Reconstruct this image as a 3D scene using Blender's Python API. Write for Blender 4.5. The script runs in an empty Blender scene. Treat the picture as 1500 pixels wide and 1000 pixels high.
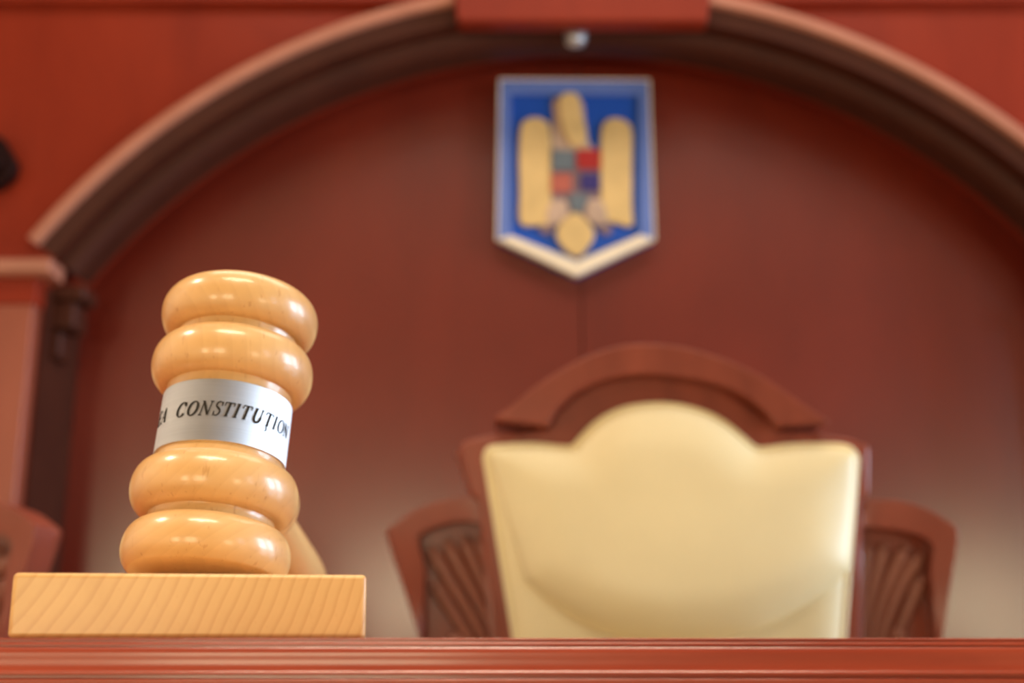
import bpy, bmesh, math, random
from mathutils import Vector, Matrix
random.seed(4)
S = bpy.context.scene
C = S.collection
PI = math.pi
F = 1800.0                      # focal length in pixels of a 1500 px wide frame
PITCH = math.radians(14.0)
ZC = 0.997                      # camera height: just under the bench top

def at(px, py, Y):
    """point of the place seen at photo pixel px,py, on the upright plane y = Y"""
    a = (px - 750) / F; b = (500 - py) / F
    d = Vector((a, math.cos(PITCH) - b * math.sin(PITCH), math.sin(PITCH) + b * math.cos(PITCH)))
    d *= Y / d.y
    return Vector((d.x, Y, d.z + ZC))

def proj(p):
    x, y, z = p[0], p[1], p[2] - ZC
    zz = y * math.cos(PITCH) + z * math.sin(PITCH)
    up = -y * math.sin(PITCH) + z * math.cos(PITCH)
    return 750 + F * x / zz, 500 - F * up / zz

# ------------------------------------------------------------------ object helpers
def link(name, bm, mat=None, parent=None, smooth=None, bevel=None, segs=3):
    me = bpy.data.meshes.new(name)
    bmesh.ops.recalc_face_normals(bm, faces=bm.faces)
    bm.to_mesh(me); bm.free()
    o = bpy.data.objects.new(name, me); C.objects.link(o)
    if mat: me.materials.append(mat)
    if parent is not None: o.parent = parent
    if smooth is not None:
        for p in me.polygons: p.use_smooth = True
        me.set_sharp_from_angle(angle=math.radians(smooth))
    if bevel:
        m = o.modifiers.new('bevel', 'BEVEL'); m.width = bevel; m.segments = segs
        m.limit_method = 'ANGLE'; m.angle_limit = math.radians(35); m.harden_normals = False
    return o

def empty(name, loc, rz=0.0, label=None, cat=None, group=None):
    o = bpy.data.objects.new(name, None); C.objects.link(o)
    o.location = loc; o.rotation_euler = (0, 0, rz); o.empty_display_size = 0.05
    tag(o, label, cat, group); return o

def tag(o, label=None, cat=None, group=None, kind=None):
    if label: o['label'] = label
    if cat: o['category'] = cat
    if group: o['group'] = group
    if kind: o['kind'] = kind
    return o

def struct(name, bm, mat, **k):
    o = link(name, bm, mat, **k); o['kind'] = 'structure'; return o

def add_box(bm, x0, x1, y0, y1, z0, z1):
    v = [bm.verts.new((x, y, z)) for x in (x0, x1) for y in (y0, y1) for z in (z0, z1)]
    for f in ((0, 1, 3, 2), (4, 6, 7, 5), (0, 4, 5, 1), (2, 3, 7, 6), (0, 2, 6, 4), (1, 5, 7, 3)):
        bm.faces.new([v[i] for i in f])
    return bm

def box(x0, x1, y0, y1, z0, z1):
    return add_box(bmesh.new(), x0, x1, y0, y1, z0, z1)

def prism(pts, y0, y1, bm=None, front=None):
    """outline of (x,z) points made solid from y0 to y1"""
    bm = bm or bmesh.new()
    a = [bm.verts.new((x, y0, z)) for x, z in (front or pts)]
    b = [bm.verts.new((x, y1, z)) for x, z in pts]
    bm.faces.new(a); bm.faces.new(b[::-1])
    n = len(pts)
    for i in range(n):
        bm.faces.new((a[i], b[i], b[(i + 1) % n], a[(i + 1) % n]))
    return bm

def extrude_x(prof, x0, x1):
    """closed (y,z) profile run along x"""
    bm = bmesh.new()
    a = [bm.verts.new((x0, y, z)) for y, z in prof]
    b = [bm.verts.new((x1, y, z)) for y, z in prof]
    bm.faces.new(a); bm.faces.new(b[::-1])
    n = len(prof)
    for i in range(n):
        bm.faces.new((a[i], a[(i + 1) % n], b[(i + 1) % n], b[i]))
    return bm

def lathe(prof, n=128, cap=True):
    """profile (s, r) turned about local z"""
    bm = bmesh.new(); rings = []
    for s, r in prof:
        if r < 1e-6:
            rings.append([bm.verts.new((0, 0, s))])
        else:
            rings.append([bm.verts.new((r * math.cos(2 * PI * k / n), r * math.sin(2 * PI * k / n), s)) for k in range(n)])
    for A, B in zip(rings, rings[1:]):
        for k in range(n):
            k2 = (k + 1) % n
            if len(A) == 1 and len(B) == 1: continue
            if len(A) == 1: bm.faces.new((A[0], B[k], B[k2]))
            elif len(B) == 1: bm.faces.new((A[k], B[0], A[k2]))
            else: bm.faces.new((A[k], A[k2], B[k2], B[k]))
    return bm

def tube(pts, radii, n=14, bm=None):
    bm = bm or bmesh.new(); rings = []
    pts = [Vector(p) for p in pts]
    for i, p in enumerate(pts):
        d = (pts[min(i + 1, len(pts) - 1)] - pts[max(i - 1, 0)]).normalized()
        u = d.cross(Vector((0, 1, 0)))
        if u.length < 1e-3: u = d.cross(Vector((1, 0, 0)))
        u.normalize(); v = d.cross(u)
        r = radii[i] if isinstance(radii, (list, tuple)) else radii
        rings.append([bm.verts.new(p + (u * math.cos(2 * PI * k / n) + v * math.sin(2 * PI * k / n)) * r) for k in range(n)])
    for A, B in zip(rings, rings[1:]):
        for k in range(n): bm.faces.new((A[k], A[(k + 1) % n], B[(k + 1) % n], B[k]))
    bm.faces.new(rings[0][::-1]); bm.faces.new(rings[-1])
    return bm

def smoothline(pts, per=6, closed=False):
    """Catmull-Rom through 2-D or 3-D points"""
    out = []; n = len(pts); P_ = [Vector(p) for p in pts]
    rng = n if closed else n - 1
    for i in range(rng):
        if closed: p0, p1, p2, p3 = P_[i - 1], P_[i], P_[(i + 1) % n], P_[(i + 2) % n]
        else: p0, p1, p2, p3 = P_[max(i - 1, 0)], P_[i], P_[i + 1], P_[min(i + 2, n - 1)]
        for k in range(per):
            t = k / per
            out.append(0.5 * ((2 * p1) + (p2 - p0) * t + (2 * p0 - 5 * p1 + 4 * p2 - p3) * t * t + (3 * p1 - p0 - 3 * p2 + p3) * t ** 3))
    if not closed: out.append(P_[-1].copy())
    return out

def arc_sweep(prof, cx, cz, a0, a1, n=120):
    """closed profile of (radius, y) swept about an axis along y through cx,cz"""
    bm = bmesh.new(); rings = []
    for i in range(n + 1):
        a = a0 + (a1 - a0) * i / n
        rings.append([bm.verts.new((cx + r * math.cos(a), y, cz + r * math.sin(a))) for r, y in prof])
    m = len(prof)
    for A, B in zip(rings, rings[1:]):
        for k in range(m): bm.faces.new((A[k], A[(k + 1) % m], B[(k + 1) % m], B[k]))
    bm.faces.new(rings[0][::-1]); bm.faces.new(rings[-1])
    return bm

# ------------------------------------------------------------------ materials
def mat(name):
    m = bpy.data.materials.new(name); m.use_nodes = True
    nt = m.node_tree; b = nt.nodes['Principled BSDF']
    return m, nt, b

def N(nt, t, **inp):
    n = nt.nodes.new(t)
    for k, v in inp.items():
        if k in ('operation', 'blend_type', 'data_type', 'wave_type', 'bands_direction', 'noise_dimensions'): setattr(n, k, v)
        else:
            key = k.replace('_', ' ')
            n.inputs[key].default_value = v
    return n

def ramp(nt, stops):
    r = nt.nodes.new('ShaderNodeValToRGB'); e = r.color_ramp.elements
    e[0].position, e[0].color = stops[0][0], (*stops[0][1], 1)
    e[1].position, e[1].color = stops[-1][0], (*stops[-1][1], 1)
    for p, c in stops[1:-1]:
        x = e.new(p); x.color = (*c, 1)
    return r

def wood(name, c0, c1, scale=(3, 3, 0.5), nscale=6, rough=0.35, bump=0.02, coat=0.0, spec=0.5, coat_rough=0.1, detail=5):
    m, nt, b = mat(name); L = nt.links.new
    tc = N(nt, 'ShaderNodeTexCoord'); mp = N(nt, 'ShaderNodeMapping'); mp.inputs['Scale'].default_value = scale
    no = N(nt, 'ShaderNodeTexNoise', Scale=nscale, Detail=detail, Roughness=0.6, Distortion=0.4)
    r = ramp(nt, [(0.3, c0), (0.7, c1)])
    L(tc.outputs['Object'], mp.inputs['Vector']); L(mp.outputs['Vector'], no.inputs['Vector'])
    L(no.outputs['Fac'], r.inputs['Fac']); L(r.outputs['Color'], b.inputs['Base Color'])
    b.inputs['Roughness'].default_value = rough
    b.inputs['Specular IOR Level'].default_value = spec
    b.inputs['Coat Weight'].default_value = coat; b.inputs['Coat Roughness'].default_value = coat_rough
    if bump:
        bp = N(nt, 'ShaderNodeBump', Strength=bump * 5, Distance=0.002)
        L(no.outputs['Fac'], bp.inputs['Height']); L(bp.outputs['Normal'], b.inputs['Normal'])
    return m

def plain(name, col, rough=0.5, metal=0.0, spec=0.5, coat=0.0, var=0.06):
    m, nt, b = mat(name); L = nt.links.new
    no = N(nt, 'ShaderNodeTexNoise', Scale=9.0, Detail=3.0)
    tc = N(nt, 'ShaderNodeTexCoord'); L(tc.outputs['Object'], no.inputs['Vector'])
    r = ramp(nt, [(0.3, tuple(c * (1 - var) for c in col)), (0.7, tuple(min(1, c * (1 + var)) for c in col))])
    L(no.outputs['Fac'], r.inputs['Fac']); L(r.outputs['Color'], b.inputs['Base Color'])
    b.inputs['Roughness'].default_value = rough; b.inputs['Metallic'].default_value = metal
    b.inputs['Specular IOR Level'].default_value = spec; b.inputs['Coat Weight'].default_value = coat
    return m

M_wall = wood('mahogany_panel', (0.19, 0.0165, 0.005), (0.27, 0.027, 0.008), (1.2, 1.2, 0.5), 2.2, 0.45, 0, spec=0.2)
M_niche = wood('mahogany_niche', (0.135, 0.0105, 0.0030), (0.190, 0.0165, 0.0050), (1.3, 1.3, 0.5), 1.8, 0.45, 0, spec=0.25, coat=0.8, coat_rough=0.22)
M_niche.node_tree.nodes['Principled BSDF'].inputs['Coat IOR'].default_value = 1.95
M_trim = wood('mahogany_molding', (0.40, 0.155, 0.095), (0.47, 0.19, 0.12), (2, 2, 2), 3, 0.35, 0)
M_trim2 = wood('mahogany_shaded_molding', (0.050, 0.011, 0.005), (0.068, 0.016, 0.007), (2, 2, 2), 3, 0.5, 0, spec=0.2)  # mahogany darkened: shade under the arch and on the jambs put into the colour
M_pil = wood('mahogany_pilaster', (0.27, 0.065, 0.032), (0.34, 0.085, 0.044), (3, 3, 0.6), 3, 0.42, 0)
M_chair = wood('mahogany_chair', (0.22, 0.045, 0.024), (0.33, 0.072, 0.038), (5, 5, 1.5), 4, 0.33, 0)
M_carve = wood('mahogany_carving', (0.27, 0.095, 0.060), (0.36, 0.13, 0.085), (5, 5, 2), 4, 0.36, 0)
M_bench = wood('bench_mahogany', (0.24, 0.033, 0.014), (0.34, 0.055, 0.024), (0.8, 5, 5), 7, 0.30, 0.004, spec=0.5, coat=0.3, coat_rough=0.12)
M_leather = plain('cream_leather', (0.90, 0.76, 0.45), 0.42, spec=0.45, var=0.03)
M_plaster = plain('cream_plaster', (0.78, 0.70, 0.58), 0.7)
M_ceil = plain('ceiling_paint', (0.26, 0.20, 0.15), 0.8)
M_room = plain('oak_wall', (0.22, 0.12, 0.065), 0.6)
M_floor = plain('stone_floor', (0.50, 0.38, 0.26), 0.35)
M_dark = plain('dark_walnut', (0.016, 0.004, 0.003), 0.6, spec=0.1)
M_blue = plain('enamel_blue', (0.010, 0.075, 0.42), 0.6, spec=0.3, var=0.05)
M_bluerim = plain('pale_blue_rim', (0.12, 0.19, 0.50), 0.45)
M_goldrim = plain('pale_gold_rim', (0.88, 0.74, 0.54), 0.35)
M_gold = plain('emblem_gold', (0.74, 0.50, 0.20), 0.45, metal=0.1, var=0.12)
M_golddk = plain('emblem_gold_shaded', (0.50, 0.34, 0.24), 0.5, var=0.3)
M_red = plain('emblem_red', (0.42, 0.012, 0.010), 0.4)
M_orange = plain('emblem_orange', (0.50, 0.12, 0.08), 0.4)
M_grey = plain('emblem_grey', (0.14, 0.17, 0.19), 0.4)
M_purple = plain('emblem_navy', (0.035, 0.022, 0.16), 0.4)
M_mauve = plain('emblem_mauve', (0.22, 0.14, 0.16), 0.5)
M_steel = plain('lamp_steel', (0.62, 0.62, 0.64), 0.3, metal=0.6)
M_ink = plain('engraving_ink', (0.030, 0.026, 0.022), 0.9, spec=0.03)
M_void = plain('bench_shadow_groove', (0.12, 0.03, 0.015), 0.5)

def beech(name, axis_scale, rings=None, fleck=(0.84, 0.78, 0.72)):
    m, nt, b = mat(name); L = nt.links.new
    tc = N(nt, 'ShaderNodeTexCoord')
    # broad tone
    mp = N(nt, 'ShaderNodeMapping'); mp.inputs['Scale'].default_value = axis_scale
    L(tc.outputs['Object'], mp.inputs['Vector'])
    n1 = N(nt, 'ShaderNodeTexNoise', Scale=14.0, Detail=6.0, Roughness=0.6, Distortion=0.3)
    L(mp.outputs['Vector'], n1.inputs['Vector'])
    r1 = ramp(nt, [(0.25, (0.58, 0.325, 0.115)), (0.75, (0.71, 0.43, 0.175))])
    L(n1.outputs['Fac'], r1.inputs['Fac'])
    # fine medullary flecks: short dark dashes along the grain
    mp2 = N(nt, 'ShaderNodeMapping'); mp2.inputs['Scale'].default_value = (axis_scale[0] * 45, axis_scale[1] * 45, axis_scale[2] * 30)
    L(tc.outputs['Object'], mp2.inputs['Vector'])
    n2 = N(nt, 'ShaderNodeTexNoise', Scale=11.0, Detail=2.0, Roughness=0.5)
    L(mp2.outputs['Vector'], n2.inputs['Vector'])
    r2 = ramp(nt, [(0.27, fleck), (0.36, (1, 1, 1))])
    L(n2.outputs['Fac'], r2.inputs['Fac'])
    mx = nt.nodes.new('ShaderNodeMix'); mx.data_type = 'RGBA'; mx.blend_type = 'MULTIPLY'; mx.inputs[0].default_value = 1.0
    L(r1.outputs['Color'], mx.inputs[6]); L(r2.outputs['Color'], mx.inputs[7])
    col = mx.outputs[2]
    if rings:
        (cx, cz), spacing, amt, dist = rings
        sep = N(nt, 'ShaderNodeSeparateXYZ'); L(tc.outputs['Object'], sep.inputs[0])
        nz = N(nt, 'ShaderNodeTexNoise', Scale=dist[0], Detail=3.0, Roughness=0.5)
        L(tc.outputs['Object'], nz.inputs['Vector'])
        def mth(op, a, bb=None):
            q = nt.nodes.new('ShaderNodeMath'); q.operation = op
            for i, v in enumerate((a, bb)):
                if v is None: continue
                if isinstance(v, (int, float)): q.inputs[i].default_value = v
                else: L(v, q.inputs[i])
            return q.outputs[0]
        dx = mth('SUBTRACT', sep.outputs[0], cx); dz = mth('SUBTRACT', sep.outputs[2], cz)
        rr = mth('SQRT', mth('ADD', mth('MULTIPLY', dx, dx), mth('MULTIPLY', dz, dz)))
        rr = mth('ADD', rr, mth('MULTIPLY', mth('SUBTRACT', nz.outputs['Fac'], 0.5), dist[1]))
        # rings get tighter outwards
        ph = mth('MULTIPLY', mth('POWER', rr, 1.55), 1.0 / spacing)
        fr = mth('FRACT', ph)
        rp = ramp(nt, [(0.0, (1.02, 1.01, 1.0)), (0.55, (1.0, 0.985, 0.96)), (0.86, amt), (0.93, amt), (1.0, (1.02, 1.01, 1.0))])
        L(fr, rp.inputs['Fac'])
        m2 = nt.nodes.new('ShaderNodeMix'); m2.data_type = 'RGBA'; m2.blend_type = 'MULTIPLY'; m2.inputs[0].default_value = 1.0
        L(col, m2.inputs[6]); L(rp.outputs['Color'], m2.inputs[7]); col = m2.outputs[2]
    L(col, b.inputs['Base Color'])
    b.inputs['Roughness'].default_value = 0.38
    b.inputs['Coat Weight'].default_value = 0.55; b.inputs['Coat Roughness'].default_value = 0.16
    b.inputs['Specular IOR Level'].default_value = 0.4
    bp = N(nt, 'ShaderNodeBump', Strength=0.08, Distance=0.0005)
    L(n2.outputs['Fac'], bp.inputs['Height']); L(bp.outputs['Normal'], b.inputs['Normal'])
    return m

M_beech = beech('turned_beech', (1, 1, 0.25), ((-0.06, 0.02), 0.0022, (0.975, 0.955, 0.93), (25.0, 0.003)))
M_beech_h = beech('handle_beech', (1, 1, 0.25))
M_block = beech('block_end_grain', (1, 1, 1), ((-0.125, 0.068), 0.00215, (0.91, 0.85, 0.77), (22.0, 0.006)), (0.97, 0.95, 0.93))
M_block.node_tree.nodes['Principled BSDF'].inputs['Coat Weight'].default_value = 0.15

def brushed():
    m, nt, b = mat('brushed_steel'); L = nt.links.new
    tc = N(nt, 'ShaderNodeTexCoord'); mp = N(nt, 'ShaderNodeMapping'); mp.inputs['Scale'].default_value = (1, 1, 120)
    no = N(nt, 'ShaderNodeTexNoise', Scale=20.0, Detail=4.0)
    L(tc.outputs['Object'], mp.inputs['Vector']); L(mp.outputs['Vector'], no.inputs['Vector'])
    r = ramp(nt, [(0.2, (0.66, 0.66, 0.66)), (0.8, (0.76, 0.76, 0.76))])
    L(no.outputs['Fac'], r.inputs['Fac']); L(r.outputs['Color'], b.inputs['Base Color'])
    b.inputs['Metallic'].default_value = 1.0; b.inputs['Roughness'].default_value = 0.46
    b.inputs['Anisotropic'].default_value = 0.8
    tg = nt.nodes.new('ShaderNodeTangent'); tg.direction_type = 'RADIAL'; tg.axis = 'Z'; L(tg.outputs[0], b.inputs['Tangent'])
    return m
M_band = brushed()

# ------------------------------------------------------------------ room shell
YW, YN = 3.20, 3.50             # face of the arch wall, back of the niche
AX, AZ = 0.197, ZC - 0.015      # centre of the arch
R_IN = 1.79                     # opening cut in the wall
ZTOP = 4.2
XL, XR = -4.0, 5.2
YB = -4.5
zs = at(60, 392, YW).z          # springing height
xs_l, xs_r = at(45, 600, YW).x, 2 * AX - at(45, 600, YW).x

bm = bmesh.new()                # wall with the arched opening, 8 cm thick shell plus reveal
def wall_strip(bm, x0, x1, zf, y0, y1):
    add_box(bm, x0, x1, y0, y1, zf, ZTOP)
a_r = math.asin((zs - AZ) / R_IN)
NA = 90
xa = [AX + R_IN * math.cos(PI - a_r - (PI - 2 * a_r) * i / NA) for i in range(NA + 1)]
za = [AZ + R_IN * math.sin(PI - a_r - (PI - 2 * a_r) * i / NA) for i in range(NA + 1)]
add_box(bm, XL, xs_l, YW, YN, 0, zs); add_box(bm, xs_r, XR, YW, YN, 0, zs)
add_box(bm, XL, xa[0], YW, YN, zs, ZTOP); add_box(bm, xa[-1], XR, YW, YN, zs, ZTOP)
for i in range(NA):
    v = [bm.verts.new((x, y, z)) for y in (YW, YN) for x, z in ((xa[i], za[i]), (xa[i + 1], za[i + 1]), (xa[i + 1], ZTOP), (xa[i], ZTOP))]
    bm.faces.new(v[:4]); bm.faces.new(v[4:][::-1]); bm.faces.new((v[0], v[4], v[5], v[1]))
bmesh.ops.remove_doubles(bm, verts=bm.verts, dist=1e-5)
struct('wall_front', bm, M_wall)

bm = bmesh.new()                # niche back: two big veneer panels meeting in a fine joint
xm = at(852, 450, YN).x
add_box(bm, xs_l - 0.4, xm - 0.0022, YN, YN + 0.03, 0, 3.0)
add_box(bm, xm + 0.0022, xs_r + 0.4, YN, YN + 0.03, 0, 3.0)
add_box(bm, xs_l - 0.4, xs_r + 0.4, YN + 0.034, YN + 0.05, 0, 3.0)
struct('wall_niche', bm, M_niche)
struct('floor', box(XL, XR, YB, YN + 0.05, -0.05, 0), M_floor)
struct('ceiling', box(XL, XR, YB, YN + 0.05, ZTOP, ZTOP + 0.05), M_ceil)
struct('wall_left', box(XL - 0.1, XL, YB, YN + 0.05, 0, ZTOP), M_plaster)

# right wall and rear wall with window openings
def wall_with_windows(name, axis, pos, lo, hi, wins, z0, z1, thick):
    bm = bmesh.new()
    def bx(a, b, c, d):
        if axis == 'x': add_box(bm, min(pos, pos + thick), max(pos, pos + thick), a, b, c, d)
        else: add_box(bm, a, b, min(pos, pos + thick), max(pos, pos + thick), c, d)
    edges = [lo] + [e for w in wins for e in w] + [hi]
    for i in range(0, len(edges), 2): bx(edges[i], edges[i + 1], 0, ZTOP)
    for a, b in wins: bx(a, b, 0, z0); bx(a, b, z1, ZTOP)
    return struct(name, bm, M_plaster if axis == 'x' else M_room)
W_right = [(-3.4, -2.2), (0.2, 1.4), (1.7, 2.9)]
W_rear = [(-3.4, -2.4), (-1.6, -0.2), (3.5, 4.9)]
wall_with_windows('wall_right', 'x', XR, YB, YN + 0.05, W_right, 1.0, 3.2, 0.15)
wall_with_windows('wall_back', 'y', YB, XL, XR, W_rear, 0.2, 1.8, -0.15)
wn = 0
def window(axis, pos, a, b, z0, z1):
    global wn; wn += 1
    bm = bmesh.new(); t = 0.05
    def bx(p, q, c, d):
        if axis == 'x': add_box(bm, pos + 0.02, pos + 0.07, p, q, c, d)
        else: add_box(bm, p, q, pos - 0.07, pos - 0.02, c, d)
    bx(a, a + t, z0, z1); bx(b - t, b, z0, z1); bx(a, b, z0, z0 + t); bx(a, b, z1 - t, z1)
    bx((a + b) / 2 - 0.02, (a + b) / 2 + 0.02, z0, z1); bx(a, b, z0 + (z1 - z0) * 0.66, z0 + (z1 - z0) * 0.66 + 0.04)
    struct('window_%d' % wn, bm, M_ceil)
for a, b in W_right: window('x', XR, a, b, 1.0, 3.2)
for a, b in W_rear: window('y', YB, a, b, 0.2, 1.8)

# archivolt: bright outer moulding (two arms stopped by the keystone) and the stepped inner one
def ang(px, py, Y=YW):
    p = at(px, py, Y); return math.atan2(p.z - AZ, p.x - AX)
prof1 = [(1.873, YW + 0.01), (1.873, YW - 0.020), (1.869, YW - 0.032), (1.862, YW - 0.038), (1.845, YW - 0.038), (1.836, YW - 0.036),
         (1.831, YW - 0.028), (1.830, YW + 0.01)]
prof1b = [(1.836, YW - 0.020), (1.826, YW - 0.020), (1.812, YW - 0.010), (1.800, YW - 0.006), (1.786, YW - 0.004), (1.780, YW + 0.024), (1.780, YW + 0.06), (1.836, YW + 0.06)]
aL0, aL1 = ang(54, 358), ang(664, 5)
struct('trim_1', arc_sweep(prof1, AX, AZ, aL1, aL0), M_trim, smooth=40)
aR1 = ang(1032, 5)
struct('trim_2', arc_sweep(prof1, AX, AZ, PI - aL0, aR1), M_trim, smooth=40)
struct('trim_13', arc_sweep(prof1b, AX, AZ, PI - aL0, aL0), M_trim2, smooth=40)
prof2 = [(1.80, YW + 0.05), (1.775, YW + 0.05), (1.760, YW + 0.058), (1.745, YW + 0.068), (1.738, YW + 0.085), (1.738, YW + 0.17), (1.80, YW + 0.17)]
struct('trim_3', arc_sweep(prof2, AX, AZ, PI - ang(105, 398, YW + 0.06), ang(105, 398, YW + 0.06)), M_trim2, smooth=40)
# keystone
kl, kr = at(670, 31, YW - 0.06), at(1037, 31, YW - 0.06)
bm = prism([(kl.x, kl.z), (kr.x, kr.z), (kr.x + 0.05, kr.z + 0.42), (kl.x - 0.05, kl.z + 0.42)], YW - 0.06, YW + 0.005)
struct('trim_4', bm, M_wall, bevel=0.008)
# cornice above the arch
zc0 = at(300, 4, YW - 0.03).z
for nm, xa, xb in (('trim_5', XL, kl.x - 0.03), ('trim_6', kr.x + 0.03, XR)):
    struct(nm, extrude_x([(YW + 0.01, zc0 + 0.16), (YW - 0.10, zc0 + 0.16), (YW - 0.10, zc0 + 0.12), (YW - 0.05, zc0 + 0.05), (YW - 0.03, zc0 + 0.03), (YW - 0.03, zc0 + 0.005), (YW + 0.01, zc0)], xa, xb), M_wall, bevel=0.004)
# pilasters and capitals with their returns into the niche
for side, nm1, nm2, nm3 in ((-1, 'trim_7', 'trim_8', 'trim_9'), (1, 'trim_10', 'trim_11', 'trim_12')):
    def X(x): return x if side < 0 else 2 * AX - x
    x_in = xs_l + 0.0
    a, b = sorted((X(x_in - 0.55), X(x_in)))
    struct(nm1, box(a, b, YW - 0.05, YW + 0.012, 0, zs - 0.10), M_pil, bevel=0.006)
    zc = at(40, 378, YW - 0.09).z; zb = at(40, 400, YW - 0.09).z
    xe = at(74, 390, YW - 0.09).x
    # capital moulding
    a, b = sorted((X(x_in - 0.62), X(xe)))
    bm = extrude_x([(YW + 0.012, zc), (YW - 0.09, zc), (YW - 0.098, zc - 0.012), (YW - 0.09, zb + 0.006), (YW - 0.075, zb), (YW + 0.012, zb)], a, b)
    struct(nm2, bm, M_trim, bevel=0.004)
    # frieze below it
    a, b = sorted((X(x_in - 0.56), X(x_in + 0.008)))
    bm = box(a, b, YW - 0.058, YW + 0.012, zb - 0.075, zb)
    struct(nm3, bm, M_wall, bevel=0.006); bm = bmesh.new()
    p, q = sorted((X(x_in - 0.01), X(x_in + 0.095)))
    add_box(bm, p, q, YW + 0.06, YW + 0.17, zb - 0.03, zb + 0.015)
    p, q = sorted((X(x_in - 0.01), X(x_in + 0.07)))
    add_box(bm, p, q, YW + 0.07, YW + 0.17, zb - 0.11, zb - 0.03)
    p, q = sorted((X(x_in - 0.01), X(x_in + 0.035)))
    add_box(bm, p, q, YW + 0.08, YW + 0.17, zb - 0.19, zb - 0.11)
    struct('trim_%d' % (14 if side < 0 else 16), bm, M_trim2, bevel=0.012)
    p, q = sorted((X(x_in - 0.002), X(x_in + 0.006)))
    struct('trim_%d' % (15 if side < 0 else 17), box(p, q, YW + 0.0135, YN - 0.002, 0, zb - 0.005), M_trim2)  # added thin dark lining over the jamb, its colour stands in for shade

# small spot lamp under the keystone
sp = at(843, 41, YW + 0.06)
lamp = empty('spot_lamp', (sp.x, sp.y, sp.z - 0.03), label='small round grey metal spot lamp under the top of the wooden arch', cat='lamp')
link('lamp_housing', lathe([(-0.02, 0), (-0.02, 0.026), (0.0, 0.032), (0.03, 0.030), (0.05, 0.018), (0.075, 0.018), (0.075, 0)], 32), M_steel, lamp, smooth=40)
link('lamp_lens', lathe([(-0.026, 0), (-0.024, 0.016), (-0.0205, 0.02), (-0.0205, 0)], 32), M_steel, lamp, smooth=40)

# dark carved block at the left edge
dz = at(0, 232, YW - 0.04)
pts = [(-0.045, 0.085), (0.0, 0.06), (0.045, -0.01), (0.04, -0.05), (0.0, -0.085), (-0.12, -0.085), (-0.15, 0.0), (-0.12, 0.085)]
orn = empty('wall_ornament', (dz.x, YW, dz.z), label='dark brown wooden ornament on the wall at the far left, beside the arch', cat='ornament')
link('ornament_base', prism([(x * 1.0, z) for x, z in pts], -0.05, 0), M_dark, orn, bevel=0.01)
link('ornament_boss', prism([(x * 0.7 - 0.01, z * 0.7) for x, z in pts], -0.075, -0.05), M_dark, orn, bevel=0.01)

# ------------------------------------------------------------------ emblem plaque on the niche wall
YE = YN - 0.045
em = empty('emblem_plaque', (at(843, 250, YE).x, YN, at(843, 407, YE).z), label='blue pointed plaque with a gold eagle and pale rim hung on the dark red wall', cat='emblem')
ex, ey, ez = em.location
def E(pts, y=YE):
    return [(at(x, z, y).x - ex, at(x, z, y).z - ez) for x, z in pts]
Y0 = -0.045
outer = [(732, 116), (951, 117), (959, 352), (844, 406), (728, 352)]
inner = [(748, 137), (936, 138), (937, 345), (845, 384), (749, 346)]
link('plaque_panel', prism(E([(733, 117), (950, 118), (958, 350), (844, 404), (729, 350)]), Y0 + 0.012, -0.001), M_blue, em, bevel=0.003)
def strip(name, a, b, c, d, m, y0=Y0, y1=Y0 + 0.0125):
    return link(name, prism(E([a, b, c, d]), y0, y1), m, em, bevel=0.004)
strip('rim', outer[0], outer[1], inner[1], inner[0], M_bluerim)
strip('rim', outer[1], outer[2], inner[2], inner[1], M_bluerim)
strip('rim', outer[0], inner[0], inner[4], outer[4], M_bluerim)
for nm, a, b, c, d in (('bottom_rim', outer[4], inner[4], inner[3], outer[3]), ('bottom_rim', outer[3], inner[3], inner[2], outer[2])):
    o = strip(nm, a, b, c, d, M_goldrim, Y0 - 0.012); o['label'] = 'pale cream slanting bottom rim'
# thin gilt fillet round the edge
for i, j in ((0, 1), (1, 2), (4, 0)):
    p = [at(*outer[k], YE) for k in (i, j)]
    link('fillet', tube([(q.x - ex, Y0, q.z - ez) for q in p], 0.003, 10), M_goldrim, em, smooth=60)
eagle_y0, eagle_y1 = Y0 + 0.000, Y0 + 0.0125
def piece(name, pts, m, y0=eagle_y0, y1=eagle_y1, sm=0, bv=0.004):
    q = E(pts)
    if sm: q = [tuple(v) for v in smoothline(q, sm, True)]
    return link(name, prism(q, y0, y1), m, em, bevel=bv)
piece('wing', [(762, 190), (768, 176), (784, 171), (800, 177), (806, 192), (807, 245), (808, 300), (806, 326), (786, 329), (762, 326), (761, 280), (760, 230)], M_gold, sm=3)
piece('wing', [(881, 190), (888, 176), (903, 172), (919, 178), (926, 192), (926, 245), (926, 300), (926, 330), (906, 327), (882, 318), (880, 280), (880, 230)], M_gold, sm=3)
piece('neck', [(812, 144), (850, 144), (857, 170), (862, 205), (868, 219), (812, 219), (808, 200), (811, 170)], M_golddk, Y0 + 0.002, sm=3)
piece('head', [(822, 140), (846, 139), (851, 165), (860, 200), (852, 214), (838, 214), (826, 195), (820, 165)], M_gold, Y0 - 0.008, Y0 + 0.002, sm=3)
piece('body', [(806, 218), (881, 218), (883, 300), (874, 320), (845, 335), (818, 320), (804, 300)], M_mauve, Y0 + 0.004)
piece('shield_quarter', [(808, 220), (841, 220), (841, 250), (808, 250)], M_grey, Y0 - 0.004, Y0 + 0.004, bv=0.002)
piece('shield_quarter', [(845, 219), (880, 219), (880, 248), (845, 248)], M_red, Y0 - 0.004, Y0 + 0.004, bv=0.002)
piece('shield_quarter', [(807, 254), (838, 254), (838, 281), (807, 283)], M_orange, Y0 - 0.004, Y0 + 0.004, bv=0.002)
piece('shield_quarter', [(850, 254), (879, 254), (879, 279), (850, 279)], M_purple, Y0 - 0.004, Y0 + 0.004, bv=0.002)
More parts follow.
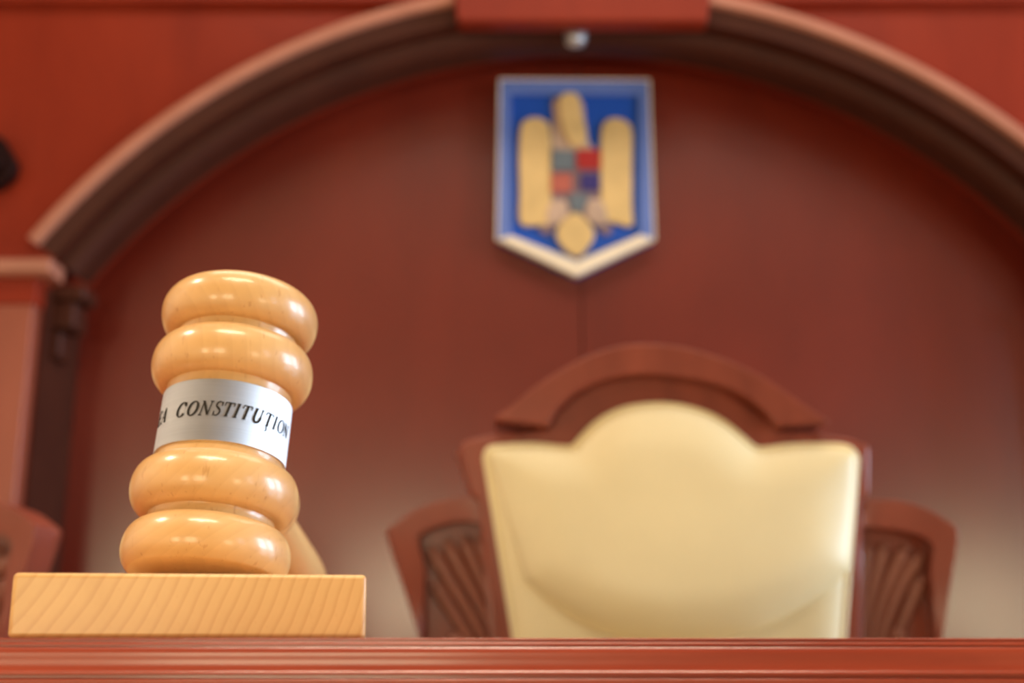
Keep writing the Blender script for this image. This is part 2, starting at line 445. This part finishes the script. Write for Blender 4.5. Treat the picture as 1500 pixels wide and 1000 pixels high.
piece('shield_point', [(833, 284), (862, 284), (856, 306), (845, 312), (836, 306)], M_grey, Y0 - 0.002, Y0 + 0.004, bv=0.002)
piece('leg', [(806, 296), (828, 292), (832, 318), (812, 330), (800, 322)], M_golddk, Y0 - 0.002, Y0 + 0.012, sm=2)
piece('leg', [(862, 292), (882, 294), (890, 322), (878, 330), (858, 318)], M_golddk, Y0 - 0.002, Y0 + 0.012, sm=2)
piece('claw', [(788, 331), (806, 324), (812, 334), (800, 344)], M_mauve, Y0 + 0.002, Y0 + 0.012, sm=2)
piece('claw', [(880, 328), (898, 330), (892, 344), (878, 338)], M_mauve, Y0 + 0.002, Y0 + 0.012, sm=2)
piece('tail', [(842, 312), (858, 322), (871, 343), (860, 364), (845, 376), (826, 364), (814, 343), (826, 322)], M_gold, Y0 - 0.006, Y0 + 0.010, sm=3)

# ------------------------------------------------------------------ judge's chair
YCH = 1.60
ch_x = at(985, 930, YCH).x
chair = empty('judges_chair', (ch_x, YCH, 0), label='tall mahogany judge chair with cream leather back behind the bench, right of centre', cat='chair', group='judge chairs behind the bench')
def K(pts, y=YCH):
    return [(at(x, z, y).x - ch_x, at(x, z, y).z) for x, z in pts]
ZSEAT = 0.50
def down(p0, p1, z):
    """carry the line p0->p1 (x,z) down to height z"""
    t = (z - p0[1]) / (p1[1] - p0[1]); return (p0[0] + (p1[0] - p0[0]) * t, z)
leather_top = [(712, 672), (716, 661), (728, 657), (780, 654), (826, 658), (840, 656), (852, 643), (876, 620), (908, 603), (945, 596), (985, 596), (1025, 605), (1058, 621), (1084, 642), (1102, 657), (1116, 660), (1160, 655), (1222, 655), (1243, 660), (1252, 672)]
LT = K(leather_top)
l_bot = down(K([(712, 672)])[0], K([(755, 934)])[0], ZSEAT + 0.06)
r_bot = down(K([(1252, 672)])[0], K([(1232, 934)])[0], ZSEAT + 0.06)
# frame: a solid board with the leather set on it
frame_px = [(690, 728), (663, 655), (672, 645), (700, 638), (760, 633), (800, 628), (812, 606), (835, 583), (870, 560), (905, 550), (945, 545), (1000, 550), (1050, 565), (1092, 590), (1125, 618), (1140, 630), (1200, 634), (1255, 642), (1284, 653), (1274, 724), (1262, 732)]
FT = K(frame_px)
fl = down(K([(700, 728)])[0], K([(730, 934)])[0], 0.42); fr_ = down(K([(1262, 732)])[0], K([(1260, 934)])[0], 0.42)
FB = [fl] + [K([(700, 730)])[0]] + FT + [fr_]
link('back_frame', prism(FB, 0.0, 0.065, front=[(x - math.copysign(0.009 if abs(x) > 0.2 and z > 1.192 else 0, x), z) for x, z in FB]), M_chair, chair, bevel=0.010, smooth=30)
# inner raised bead that follows the leather
def ring_around(pts, r, y, closed=False):
    return tube([(x, y, z) for x, z in pts], r, 10)
# crest rail
co = [(722, 613), (752, 592), (792, 560), (850, 526), (900, 508), (945, 503), (1000, 508), (1060, 525), (1118, 552), (1168, 585), (1216, 617)]
ci = [(1140, 624), (1122, 602), (1090, 578), (1048, 561), (1000, 552), (945, 547), (895, 553), (850, 570), (818, 597), (803, 624)]
cps = [tuple(v) for v in smoothline(K(co, YCH - 0.03), 4)] + [tuple(v) for v in smoothline(K(ci, YCH - 0.03), 4)]
link('crest_rail', prism(cps, -0.03, 0.06), M_chair, chair, bevel=0.012, smooth=30)

def pad(name, outline, y_edge, bulge, mat_, parent, edge=0.045, rings=16, cen=None, extra=0.0):
    """upholstered pad: rounded rim and a gently domed middle over a closed outline"""
    bm = bmesh.new(); n = len(outline)
    cx = sum(p[0] for p in outline) / n; cz = sum(p[1] for p in outline) / n
    if cen: cx, cz = cen
    hx = max(abs(p[0] - cx) for p in outline) * 1.02; hz = max(abs(p[1] - cz) for p in outline) * 1.05
    V2 = [Vector(p) for p in outline]
    def dist(q):
        best = 9.0
        for i in range(n):
            a, b = V2[i], V2[(i + 1) % n]; ab = b - a
            t = max(0, min(1, (q - a).dot(ab) / max(1e-12, ab.length_squared)))
            best = min(best, (q - a - ab * t).length)
        return best
    prev = [bm.verts.new((x, y_edge + 0.01, z)) for x, z in outline]
    first = prev
    for k in range(rings + 1):
        t = (k / rings) ** 1.7
        row = []
        for x, z in outline:
            X_, Z_ = cx + (x - cx) * (1 - t), cz + (z - cz) * (1 - t)
            q = min(1.0, dist(Vector((X_, Z_))) / edge)
            u, v = (X_ - cx) / hx, (Z_ - cz) / hz
            low_ = min(1, max(0, (cz - Z_) / hz + 0.25))
            rise = math.sqrt(max(0, 1 - (1 - q) ** 2)) * (edge_h + extra * low_ ** 1.5 + (bulge - edge_h) * max(0, 1 - u * u) * max(0, 1 - v * v))
            row.append((X_, y_edge - rise, Z_))
            if k == rings: break
        if k == rings:
            c = bm.verts.new(row[0])
            for i in range(n): bm.faces.new((prev[i], prev[(i + 1) % n], c))
        else:
            row = [bm.verts.new(v) for v in row]
            for i in range(n): bm.faces.new((prev[i], prev[(i + 1) % n], row[(i + 1) % n], row[i]))
            prev = row
    bm.faces.new(first[::-1])
    return link(name, bm, mat_, parent, smooth=70)
edge_h = 0.018
def dense(pts, step=0.012):
    out = []
    for i in range(len(pts)):
        a, b = Vector(pts[i]), Vector(pts[(i + 1) % len(pts)])
        m = max(1, int((b - a).length / step))
        for k in range(m): out.append(tuple(a.lerp(b, k / m)))
    return out
LTs = [tuple(v) for v in smoothline(LT, 3)]
pad('backrest_pad', dense(LTs + [r_bot, l_bot]), -0.004, 0.026, M_leather, chair)
# headrest cushion with the rounded lower edge
hl, hr = K([(764, 852)])[0], K([(1242, 834)])[0]
sm_curve = smoothline(K([(1238, 836), (1205, 868), (1150, 902), (1085, 930), (1000, 944), (930, 940), (860, 918), (808, 886), (768, 853)]), 5)
inset = [(718, 676), (722, 664), (740, 661), (780, 659), (828, 663), (842, 661), (857, 645), (880, 624), (911, 608), (947, 601), (985, 601), (1023, 610), (1055, 626), (1080, 646), (1099, 662), (1115, 665), (1160, 660), (1218, 660), (1240, 665), (1247, 676), (1243, 760)]
ins = [tuple(v) for v in smoothline(K(inset), 3)]
edge_h = 0.014
pad('headrest_pad', dense(ins + [tuple(v) for v in sm_curve] + K([(742, 760)])), -0.020, 0.040, M_leather, chair, edge=0.065, extra=0.028, cen=tuple(K([(985, 775)])[0]))
# piping
pp = [(x, -0.016, z) for x, z in LTs]
link('piping', tube([(l_bot[0], -0.012, l_bot[1])] + [(p[0], -0.008, p[2]) for p in pp] + [(r_bot[0], -0.012, r_bot[1])], 0.0045, 8), M_leather, chair, smooth=60)

# carved side wings
def wing(outer_px, recess_px, ribs_px, scroll, bot_px_in, bot_px_out):
    O_ = K(outer_px, YCH + 0.02)
    bi = down(K([bot_px_in[0]])[0], K([bot_px_in[1]])[0], 0.72); bo = down(K([bot_px_out[0]])[0], K([bot_px_out[1]])[0], 0.72)
    # frame with a real recess: border strips around the recess
    R_ = K(recess_px, YCH + 0.02)
    top = [tuple(v) for v in smoothline(O_, 4)]
    rtop = [tuple(v) for v in smoothline(R_, 4)]
    w = link('side_wing', prism([bi] + top + [bo], 0.046, 0.075), M_chair, chair, bevel=0.006)
    n = max(len(top), len(rtop))
    def resample(L, n):
        d = [0]
        for a, b in zip(L, L[1:]): d.append(d[-1] + math.dist(a, b))
        out = []
        for i in range(n):
            t = d[-1] * i / (n - 1); j = 0
            while j < len(d) - 2 and d[j + 1] < t: j += 1
            f = (t - d[j]) / max(1e-9, d[j + 1] - d[j]); out.append((L[j][0] + (L[j + 1][0] - L[j][0]) * f, L[j][1] + (L[j + 1][1] - L[j][1]) * f))
        return out
    A = resample([bi] + top + [bo], 60)
    B = resample([down(rtop[0], (rtop[0][0] + (bi[0] - top[0][0]) * 0.3, rtop[0][1] - 0.3), 0.76)] + rtop + [down(rtop[-1], (rtop[-1][0] + 0.0, rtop[-1][1] - 0.3), 0.76)], 60)
    bm = bmesh.new()
    A2 = [(x - math.copysign(0.007 * min(1, max(0, (abs(x) - 0.3) / 0.05)), x), z) for x, z in A]
    rows = [[bm.verts.new((x, y, z)) for x, z in L] for L, y in ((A, 0.047), (A2, 0.012), (B, 0.016), (B, 0.047))]
    for r0, r1 in zip(rows, rows[1:] + rows[:1]):
        for i in range(59): bm.faces.new((r0[i], r0[i + 1], r1[i + 1], r1[i]))
    bm.faces.new([r[0] for r in rows]); bm.faces.new([r[-1] for r in rows][::-1])
    link('wing_border', bm, M_chair, w, smooth=40, bevel=0.005)
    for rib in ribs_px:
        c = smoothline(K(rib, YCH + 0.03), 5)
        m = len(c)
        link('carved_leaf', tube([(p[0], 0.044, p[1]) for p in c], [0.0125 * (0.35 + 0.65 * (i / (m - 1))) if i < m - 2 else 0.007 for i in range(m)][:m], 12), M_carve, w, smooth=60)
    sc = K([scroll], YCH + 0.03)[0]
    link('carved_scroll', lathe([(-0.012, 0.0), (-0.010, 0.008), (-0.002, 0.013), (0.010, 0.016), (0.010, 0)], 24), M_carve, w, smooth=60).matrix_local = Matrix.Translation((sc[0], 0.042, sc[1])) @ Matrix.Rotation(PI / 2, 4, 'X') @ Matrix.Scale(-1, 4, (0, 0, 1))
    return w
wing([(1262, 733), (1300, 733), (1335, 738), (1375, 752), (1410, 776)], [(1262, 772), (1300, 774), (1340, 782), (1366, 796), (1362, 830)],
     [[(1262, 985), (1264, 900), (1272, 830), (1274, 795)], [(1268, 985), (1275, 900), (1290, 835), (1300, 795)], [(1276, 985), (1290, 900), (1312, 840), (1332, 800)], [(1286, 990), (1300, 920), (1328, 850), (1355, 812)], [(1300, 1000), (1318, 935), (1340, 880), (1356, 845)]],
     (1320, 932), ((1262, 733), (1248, 934)), ((1410, 776), (1388, 934)))
wing([(705, 729), (670, 730), (635, 737), (595, 752), (561, 776)], [(703, 764), (665, 764), (632, 774), (612, 786), (622, 825)],
     [[(752, 985), (738, 900), (716, 830), (700, 785)], [(750, 985), (728, 900), (700, 835), (678, 785)], [(744, 985), (712, 900), (678, 840), (652, 790)], [(738, 990), (698, 915), (658, 850), (628, 800)], [(720, 1000), (690, 940), (655, 885), (634, 850)]],
     (668, 940), ((705, 729), (745, 934)), ((561, 776), (612, 934)))
# seat, apron, legs
link('seat', box(-0.27, 0.27, -0.50, 0.0, ZSEAT - 0.09, ZSEAT), M_leather, chair, bevel=0.03, segs=4, smooth=50)
link('seat_frame', box(-0.29, 0.29, -0.52, 0.06, ZSEAT - 0.17, ZSEAT - 0.09), M_chair, chair, bevel=0.01)
for sx in (-1, 1):
    for y in (-0.48, 0.03):
        x = sx * 0.255
        link('leg', tube([(x, y, 0.0), (x, y, 0.03), (x, y, 0.15), (x, y, 0.28), (x, y, ZSEAT - 0.16)], [0.020, 0.028, 0.022, 0.034, 0.036], 20), M_chair, chair, smooth=50)
    # upright that carries the wing
    link('rear_post', box(sx * 0.275 - 0.02, sx * 0.275 + 0.02, 0.0, 0.06, ZSEAT - 0.1, 0.80), M_chair, chair, bevel=0.006)

def copy_tree(o, parent=None):
    c = o.copy(); C.objects.link(c)
    if parent is not None: c.parent = parent
    for k in [k for k in bpy.data.objects if k.parent == o]:
        m = k.matrix_local.copy(); d = copy_tree(k, c); d.matrix_local = m
    return c
chair2 = copy_tree(chair)
chair2.location = (ch_x - 1.19, YCH + 0.0, 0)
chair2.rotation_euler = (0, 0, math.radians(-4))
chair2['label'] = 'mahogany judge chair cut off by the left edge of the photo, carved wing showing'

# ------------------------------------------------------------------ judge's bench
YD = 0.395; ZT = 1.000
bench = empty('judges_bench', (0, YD, 0), label='red mahogany judge bench with a stepped moulded edge across the foreground', cat='bench')
def ez_(py, y=YD): return at(750, py, y).z - ZT
prof = []   # (y offset from YD, z offset from ZT), read downwards: fillet, groove, bead, flat, bead, groove, bead, flat
def arc(cy, cz, r, a0, a1, n=7):
    return [(cy + r * math.cos(math.radians(a0 + (a1 - a0) * i / n)), cz + r * math.sin(math.radians(a0 + (a1 - a0) * i / n))) for i in range(n + 1)]
mm = 0.001
def face_arc(y_top, z_top, e0, e1, h, n=8):
    """convex strip h tall whose face turns from elevation e0 (top) to e1 degrees"""
    r = h / (math.sin(math.radians(e0)) - math.sin(math.radians(e1)))
    c = (y_top + r * math.cos(math.radians(e0)), z_top - r * math.sin(math.radians(e0)))
    return [(c[0] - r * math.cos(math.radians(e0 + (e1 - e0) * i / n)), c[1] + r * math.sin(math.radians(e0 + (e1 - e0) * i / n))) for i in range(n + 1)]
prof += [(0.030, 0.0), (0.0016, 0.0)]
prof += face_arc(0.0015, -0.00002, 70, -20, 0.0005)
prof += [(0.0021, -0.0007), (0.0021, -0.0011)]
prof += face_arc(0.0015, -0.00115, 55, -10, 0.0010)
prof += [(0.0019, -0.0023), (0.0019, -0.00255)]
prof += face_arc(0.0014, -0.0026, 40, 8, 0.0016)
prof += [(0.0006, -0.0046), (0.0009, -0.0060), (0.0010, -0.0080), (0.0006, -0.0098)]
prof += face_arc(0.0004, -0.0101, 42, -30, 0.0009)
prof += [(0.0020, -0.0113), (0.0020, -0.0120)]
prof += face_arc(0.0010, -0.0122, 50, -20, 0.0011)
prof += [(0.0012, -0.0140), (0.0012, -0.0200), (0.004, -0.026), (0.008, -0.030), (0.030, -0.030)]
link('edge_molding', extrude_x([(y, ZT + z) for y, z in prof], -1.9, 2.3), M_bench, bench, smooth=50)
link('bench_top', box(-1.9, 2.3, 0.030, 0.55, ZT - 0.030, ZT), M_bench, bench, bevel=0.0003)
link('front_panel', box(-1.88, 2.28, 0.03, 0.06, 0.0, ZT - 0.0305), M_bench, bench)
for x in (-1.85, 2.21): link('side_panel', box(x, x + 0.04, 0.065, 0.53, 0.0, ZT - 0.0305), M_bench, bench)

# ------------------------------------------------------------------ sound block
pL, pR = at(13, 850, 0.413), at(533, 850, 0.413)
bw = 0.1150
th = math.atan2(0.1135, 1) if False else math.radians(6.7)
left_front = at(9.5, 933, 0.4055)
ux = Vector((math.cos(th), math.sin(th), 0)); uy = Vector((-math.sin(th), math.cos(th), 0))
# width from the right edge pixel
def blk_w():
    lo, hi = 0.08, 0.16
    for _ in range(40):
        m = (lo + hi) / 2
        if proj(Vector((left_front.x, left_front.y, ZT)) + ux * m)[0] < 534.5: lo = m
        else: hi = m
    return lo
bw = blk_w()
hL = at(14, 838, 0.4055).z - ZT
BD = 0.36
bc = Vector((left_front.x, left_front.y, ZT)) + ux * bw / 2 + uy * BD / 2
block = empty('sound_block', (bc.x, bc.y, ZT), th, label='pale beech wood sounding block lying on the bench under the gavel', cat='block')
link('block_body', box(-bw / 2, bw / 2, -BD / 2, BD / 2, 0.0, hL), M_block, block, bevel=0.0016, segs=4, smooth=35)
BT = ZT + hL
print('block', bw, hL)

# ------------------------------------------------------------------ gavel
G = 0.002                                       # set below: metres per unit
PHI = math.radians(12.0)
def axis_for(lx):
    return Vector((math.sin(lx), math.sin(PHI) * math.cos(lx), math.cos(PHI) * math.cos(lx))).normalized()
# the lowest rim point must sit on the block: find the distance that does it
best = None
for i in range(200):
    YG = 0.46 + 0.0008 * i
    c = at(328.5, 634, YG); lo, hi = -0.1, 0.3
    for _k in range(30):
        m = (lo + hi) / 2; a = axis_for(m)
        p0 = proj(c - a * 0.03); p1 = proj(c + a * 0.03)
        if (p1[0] - p0[0]) / (p0[1] - p1[1]) < 0.146: lo = m
        else: hi = m
    dep = c.y * math.cos(PITCH) + (c.z - ZC) * math.sin(PITCH); g = dep / F
    low = -0.0009 + c.z - 219 * g * a.z - 62 * g * math.sqrt(1 - a.z ** 2)
    if best is None or abs(low - BT) < abs(best[0]): best = (low - BT, YG, c, a, g)
err, YG, gc, ga, g = best
print('gavel', err, YG, gc, ga, g, 'front clearance', YG - 118 * g - left_front.y)
U = g; HX = -0.015
fwd = Vector((HX, 1, 0)); hd = (fwd - ga * fwd.dot(ga)).normalized()       # handle direction, square to the head
gx = hd.cross(ga).normalized()
rot = Matrix((gx, hd, ga)).transposed()          # local x right, y along handle, z along head
gavel = empty('judge_gavel', (0, 0, 0), label='turned beech wood gavel with engraved metal band standing on the block', cat='gavel')
gavel.matrix_world = Matrix.Translation(gc) @ rot.to_4x4()

def bulge(c, half, rn0, rn1, R, n=26, p=2.0, lo=-1.0, hi=1.0):
    out = []
    for i in range(n + 1):
        a = PI * (lo + (hi - lo) * i / n) / 2
        t = math.sin(a); q = math.cos(a)
        base = rn0 if t < 0 else rn1
        out.append((c + half * t, base + (R - base) * (abs(q) ** (2 / p))))
    return out
half_prof = [(0, 91), (50, 91), (56, 91), (59.5, 91.5)]
half_prof += bulge(97, 37.5, 91.5, 89, 118.5, p=2.3)
half_prof += [(136, 88.6), (140, 88.6), (143, 89), (146.5, 90)]
ob = bulge(185, 37.5, 90, 80, 117, p=2.3)
half_prof += ob
half_prof += [(223, 76), (224, 60), (225, 40), (225.5, 20), (226, 0)]
# bottom half is the mirror; its end stays flat where it rests
bot = [(-s, r) for s, r in half_prof][::-1]
bot = [(-220.5, 0), (-219.0, 62), (-217, 74)] + [q for q in bot if q[0] > -216]
prof_h = bot[:-1] + half_prof
link('head', lathe([(s * U, r * U) for s, r in prof_h], 160), M_beech, gavel, smooth=50)
band = link('metal_band', lathe([(-47.0 * U, 91.1 * U), (-47.5 * U, 92.3 * U), (-47.5 * U, 93.4 * U), (-47 * U, 93.9 * U), (45 * U, 93.9 * U), (45.5 * U, 93.4 * U), (45.5 * U, 92.3 * U), (45 * U, 91.1 * U)], 180), M_band, gavel, smooth=40)
band['label'] = 'shiny brushed steel band with dark engraved capital letters'

# engraved italic serif capitals
GL = {  # strokes in a unit cell, x 0..w, y 0..1 ; (points, thick, thin-flag)
 'E': (0.62, [([(0.12, 0), (0.12, 1)], 'b'), ([(0, 1), (0.58, 1)], 't'), ([(0.58, 1.01), (0.58, 0.80)], 't'), ([(0.12, 0.52), (0.45, 0.52)], 't'), ([(0.45, 0.62), (0.45, 0.42)], 't'), ([(0, 0), (0.60, 0)], 't'), ([(0.60, -0.01), (0.62, 0.22)], 't')]),
 'A': (0.78, [([(0.06, 0), (0.40, 1.02)], 't'), ([(0.40, 1.02), (0.70, 0)], 'b'), ([(0.20, 0.36), (0.58, 0.36)], 't'), ([(-0.04, 0), (0.18, 0)], 't'), ([(0.56, 0), (0.84, 0)], 't')]),
 'C': (0.76, [([(0.72, 0.76), (0.66, 0.93), (0.50, 1.01), (0.32, 0.98), (0.15, 0.83), (0.07, 0.60), (0.07, 0.38), (0.15, 0.17), (0.32, 0.02), (0.50, -0.01), (0.66, 0.07), (0.74, 0.22)], 'v'), ([(0.73, 1.0), (0.72, 0.70)], 't')]),
 'O': (0.86, [([(0.43 + 0.37 * math.cos(2 * PI * k / 20), 0.5 + 0.51 * math.sin(2 * PI * k / 20)) for k in range(21)], 'v')]),
 'N': (0.86, [([(0.12, 0), (0.12, 1)], 't'), ([(0.10, 1), (0.74, 0)], 'b'), ([(0.74, 0), (0.74, 1)], 't'), ([(0, 0), (0.25, 0)], 't'), ([(-0.02, 1), (0.16, 1)], 't'), ([(0.61, 1), (0.88, 1)], 't')]),
 'S': (0.56, [([(0.49, 0.78), (0.44, 0.93), (0.30, 1.01), (0.15, 0.97), (0.07, 0.83), (0.11, 0.67), (0.27, 0.55), (0.42, 0.43), (0.50, 0.27), (0.45, 0.09), (0.30, -0.01), (0.14, 0.04), (0.06, 0.22)], 's'), ([(0.05, 0.30), (0.05, -0.02)], 't'), ([(0.50, 1.02), (0.50, 0.72)], 't')]),
 'T': (0.72, [([(0.36, 0), (0.36, 1)], 'b'), ([(0.02, 1), (0.70, 1)], 't'), ([(0.02, 1.01), (0.0, 0.76)], 't'), ([(0.70, 1.01), (0.72, 0.76)], 't'), ([(0.22, 0), (0.50, 0)], 't')]),
 'I': (0.34, [([(0.17, 0), (0.17, 1)], 'b'), ([(0.03, 0), (0.31, 0)], 't'), ([(0.03, 1), (0.31, 1)], 't')]),
 'U': (0.80, [([(0.13, 1), (0.13, 0.34), (0.20, 0.10), (0.38, -0.01), (0.56, 0.05), (0.66, 0.22), (0.68, 0.40)], 'b'), ([(0.68, 0.36), (0.68, 1)], 't'), ([(0.0, 1), (0.27, 1)], 't'), ([(0.57, 1), (0.80, 1)], 't')]),
}
GL['Ţ'] = (0.72, GL['T'][1] + [([(0.36, -0.05), (0.36, -0.20)], 't'), ([(0.30, -0.20), (0.44, -0.22), (0.45, -0.32), (0.36, -0.40), (0.27, -0.38)], 't')])
CAP = 20.5; SL = math.radians(14)
bmt = bmesh.new()
toc = rot.transposed() @ (Vector((0, 0, ZC)) - gc); DEL = math.degrees(math.atan2(toc.x, -toc.y)); print('gavel DEL', DEL)
def put(u, v):     # u along the circumference (units), v up the axis
    a = u / 94.15
    return Vector((math.sin(a) * 94.6 * U, -math.cos(a) * 94.6 * U, v * U))
def letter(chx, deg, v0=-CAP / 2, sc=1.0):
    w, strokes = GL[chx]; wx = CAP * 0.86 * sc
    u0 = math.radians(deg) * 94.15 - w * wx / 2
    for pts, kind in strokes:
        P2 = [Vector(((x * wx) + u0 + (y - 0.5) * CAP * math.tan(SL), v0 + y * CAP)) for x, y in pts]
        P2 = smoothline(P2, 3 if len(P2) > 2 else 6)
        Ls = []
        for i, p in enumerate(P2):
            d = (P2[min(i + 1, len(P2) - 1)] - P2[max(i - 1, 0)]).normalized(); nn = Vector((-d.y, d.x))
            if kind == 'b': h = 1.7
            elif kind == 't': h = 0.68
            elif kind == 'v': h = 0.68 + 1.1 * abs(d.y) ** 2
            else: h = 0.55 + 1.0 * (max(0, 1 - abs(i / (len(P2) - 1) - 0.5) * 2.4))
            Ls.append((p + nn * h, p - nn * h))
        vs = [(bmt.verts.new(put(*a)), bmt.verts.new(put(*b))) for a, b in Ls]
        for (a, b), (c_, d_) in zip(vs, vs[1:]): bmt.faces.new((a, b, d_, c_))
for chx, deg in (('E', -75.5), ('A', -65), ('C', -42), ('O', -30), ('N', -18.3), ('S', -8.0), ('T', 0.5), ('I', 8), ('T', 16), ('U', 27), ('Ţ', 38.5), ('I', 46.5), ('O', 55.5), ('N', 66)):
    letter(chx, deg + DEL)
txt = link('engraved_lettering', bmt, M_ink, band)
sol = txt.modifiers.new('s', 'SOLIDIFY'); sol.thickness = 0.00008; sol.offset = 0

# handle: collar bead then a swelling grip with a rounded butt
hp = [(70, 33), (190, 33), (235, 36), (255, 38)]
hp = [(s * U, r * U) for s, r in hp]
bead = [(0.093, 0.0125), (0.095, 0.0165), (0.099, 0.0195), (0.105, 0.0205), (0.111, 0.0195), (0.115, 0.0165), (0.1175, 0.0140)]
grip = [(0.121, 0.0130), (0.130, 0.0128), (0.150, 0.0135), (0.175, 0.0148), (0.200, 0.0160), (0.225, 0.0172), (0.250, 0.0180), (0.262, 0.0175), (0.268, 0.0150), (0.270, 0.0)]
hprof = [(0.0, 0.0), (0.0, 0.011), (0.02, 0.0115), (0.06, 0.012)] + bead + grip
hpf = [tuple(v) for v in smoothline(hprof[1:], 4)]
hm = link('handle', lathe([(0.0, 0.0)] + [(s, max(r, 0)) for s, r in hpf], 64), M_beech_h, gavel, smooth=60)
hm.matrix_local = Matrix.Rotation(-PI / 2, 4, 'X')
bpy.context.view_layer.update()
for t, r in ((0.095, 0.018), (0.13, 0.0135), (0.17, 0.0147), (0.2, 0.016),(0.225, 0.0172),(0.245,0.018)):
    p = gc + hd * t; dd = p.y * math.cos(PITCH) + (p.z - ZC) * math.sin(PITCH)
    q = proj(p); print('handle', t, [round(v) for v in q], 'right edge', round(q[0] + r * F / dd), 'clear', round(p.z - r - BT, 4))

# ------------------------------------------------------------------ light
w = bpy.data.worlds.new('sky'); S.world = w; w.use_nodes = True
bg = w.node_tree.nodes['Background']; bg.inputs['Color'].default_value = (0.75, 0.86, 1.0, 1); bg.inputs['Strength'].default_value = 1.0
def area(name, loc, target, sx, sy, power, col, spread=180):
    l = bpy.data.lights.new(name, 'AREA'); l.shape = 'RECTANGLE'; l.size = sx; l.size_y = sy
    l.energy = power; l.color = col; l.spread = math.radians(spread)
    o = bpy.data.objects.new(name, l); C.objects.link(o); o.location = loc
    o.rotation_euler = (Vector(target) - Vector(loc)).to_track_quat('-Z', 'Y').to_euler(); return o
COOL = (0.60, 0.78, 1.0); WARM = (1.0, 0.86, 0.70)
for (a, b), p in zip(W_right, (60, 360, 260)):
    area('window_daylight', (XR + 0.12, (a + b) / 2, 2.1), (0, (a + b) / 2, 1.9), b - a, 2.2, p, COOL)
for i, (a, b) in enumerate(W_rear):
    area('rear_window_daylight', ((a + b) / 2, YB - 0.12, 1.0), ((a + b) / 2, 0, 1.0), b - a, 1.6, 120, (1.0, 0.85, 0.52))
area('ceiling_panel_lamp', (0.3, 1.6, ZTOP - 0.05), (0.3, 1.6, 0), 3.4, 1.4, 105, WARM)
area('strip_lamp', (0.0, -0.9, ZTOP - 0.06), (0.0, -0.9, 0), 1.8, 0.2, 60, (1.0, 0.84, 0.62), 90)
for x, y, p, sd in ((-0.1, -1.3, 14, 90), (-2.9, 0.2, 120, 110)):
    area('ceiling_lamp', (x, y, ZTOP - 0.06), (x, y, 0), 0.35 if x > -1 else 0.7, 0.35 if x > -1 else 0.7, p, WARM, sd)

# ------------------------------------------------------------------ camera
cam = bpy.data.cameras.new('camera'); co_ = bpy.data.objects.new('camera', cam); C.objects.link(co_)
cam.sensor_width = 36; cam.lens = F / 1500 * 36; cam.clip_start = 0.02
co_.location = (0, 0, ZC); co_.rotation_euler = (PI / 2 + PITCH, 0, 0)
cam.dof.use_dof = True; cam.dof.focus_distance = 0.472; cam.dof.aperture_fstop = 7.8
S.camera = co_
S.view_settings.view_transform = 'Standard'; S.view_settings.look = 'None'
S.view_settings.gamma = 1; S.view_settings.use_curve_mapping = False
S.view_settings.exposure = -0.70
S.cycles.use_denoising = True
S.cycles.max_bounces = 8; S.cycles.diffuse_bounces = 5
S.cycles.sample_clamp_indirect = 6
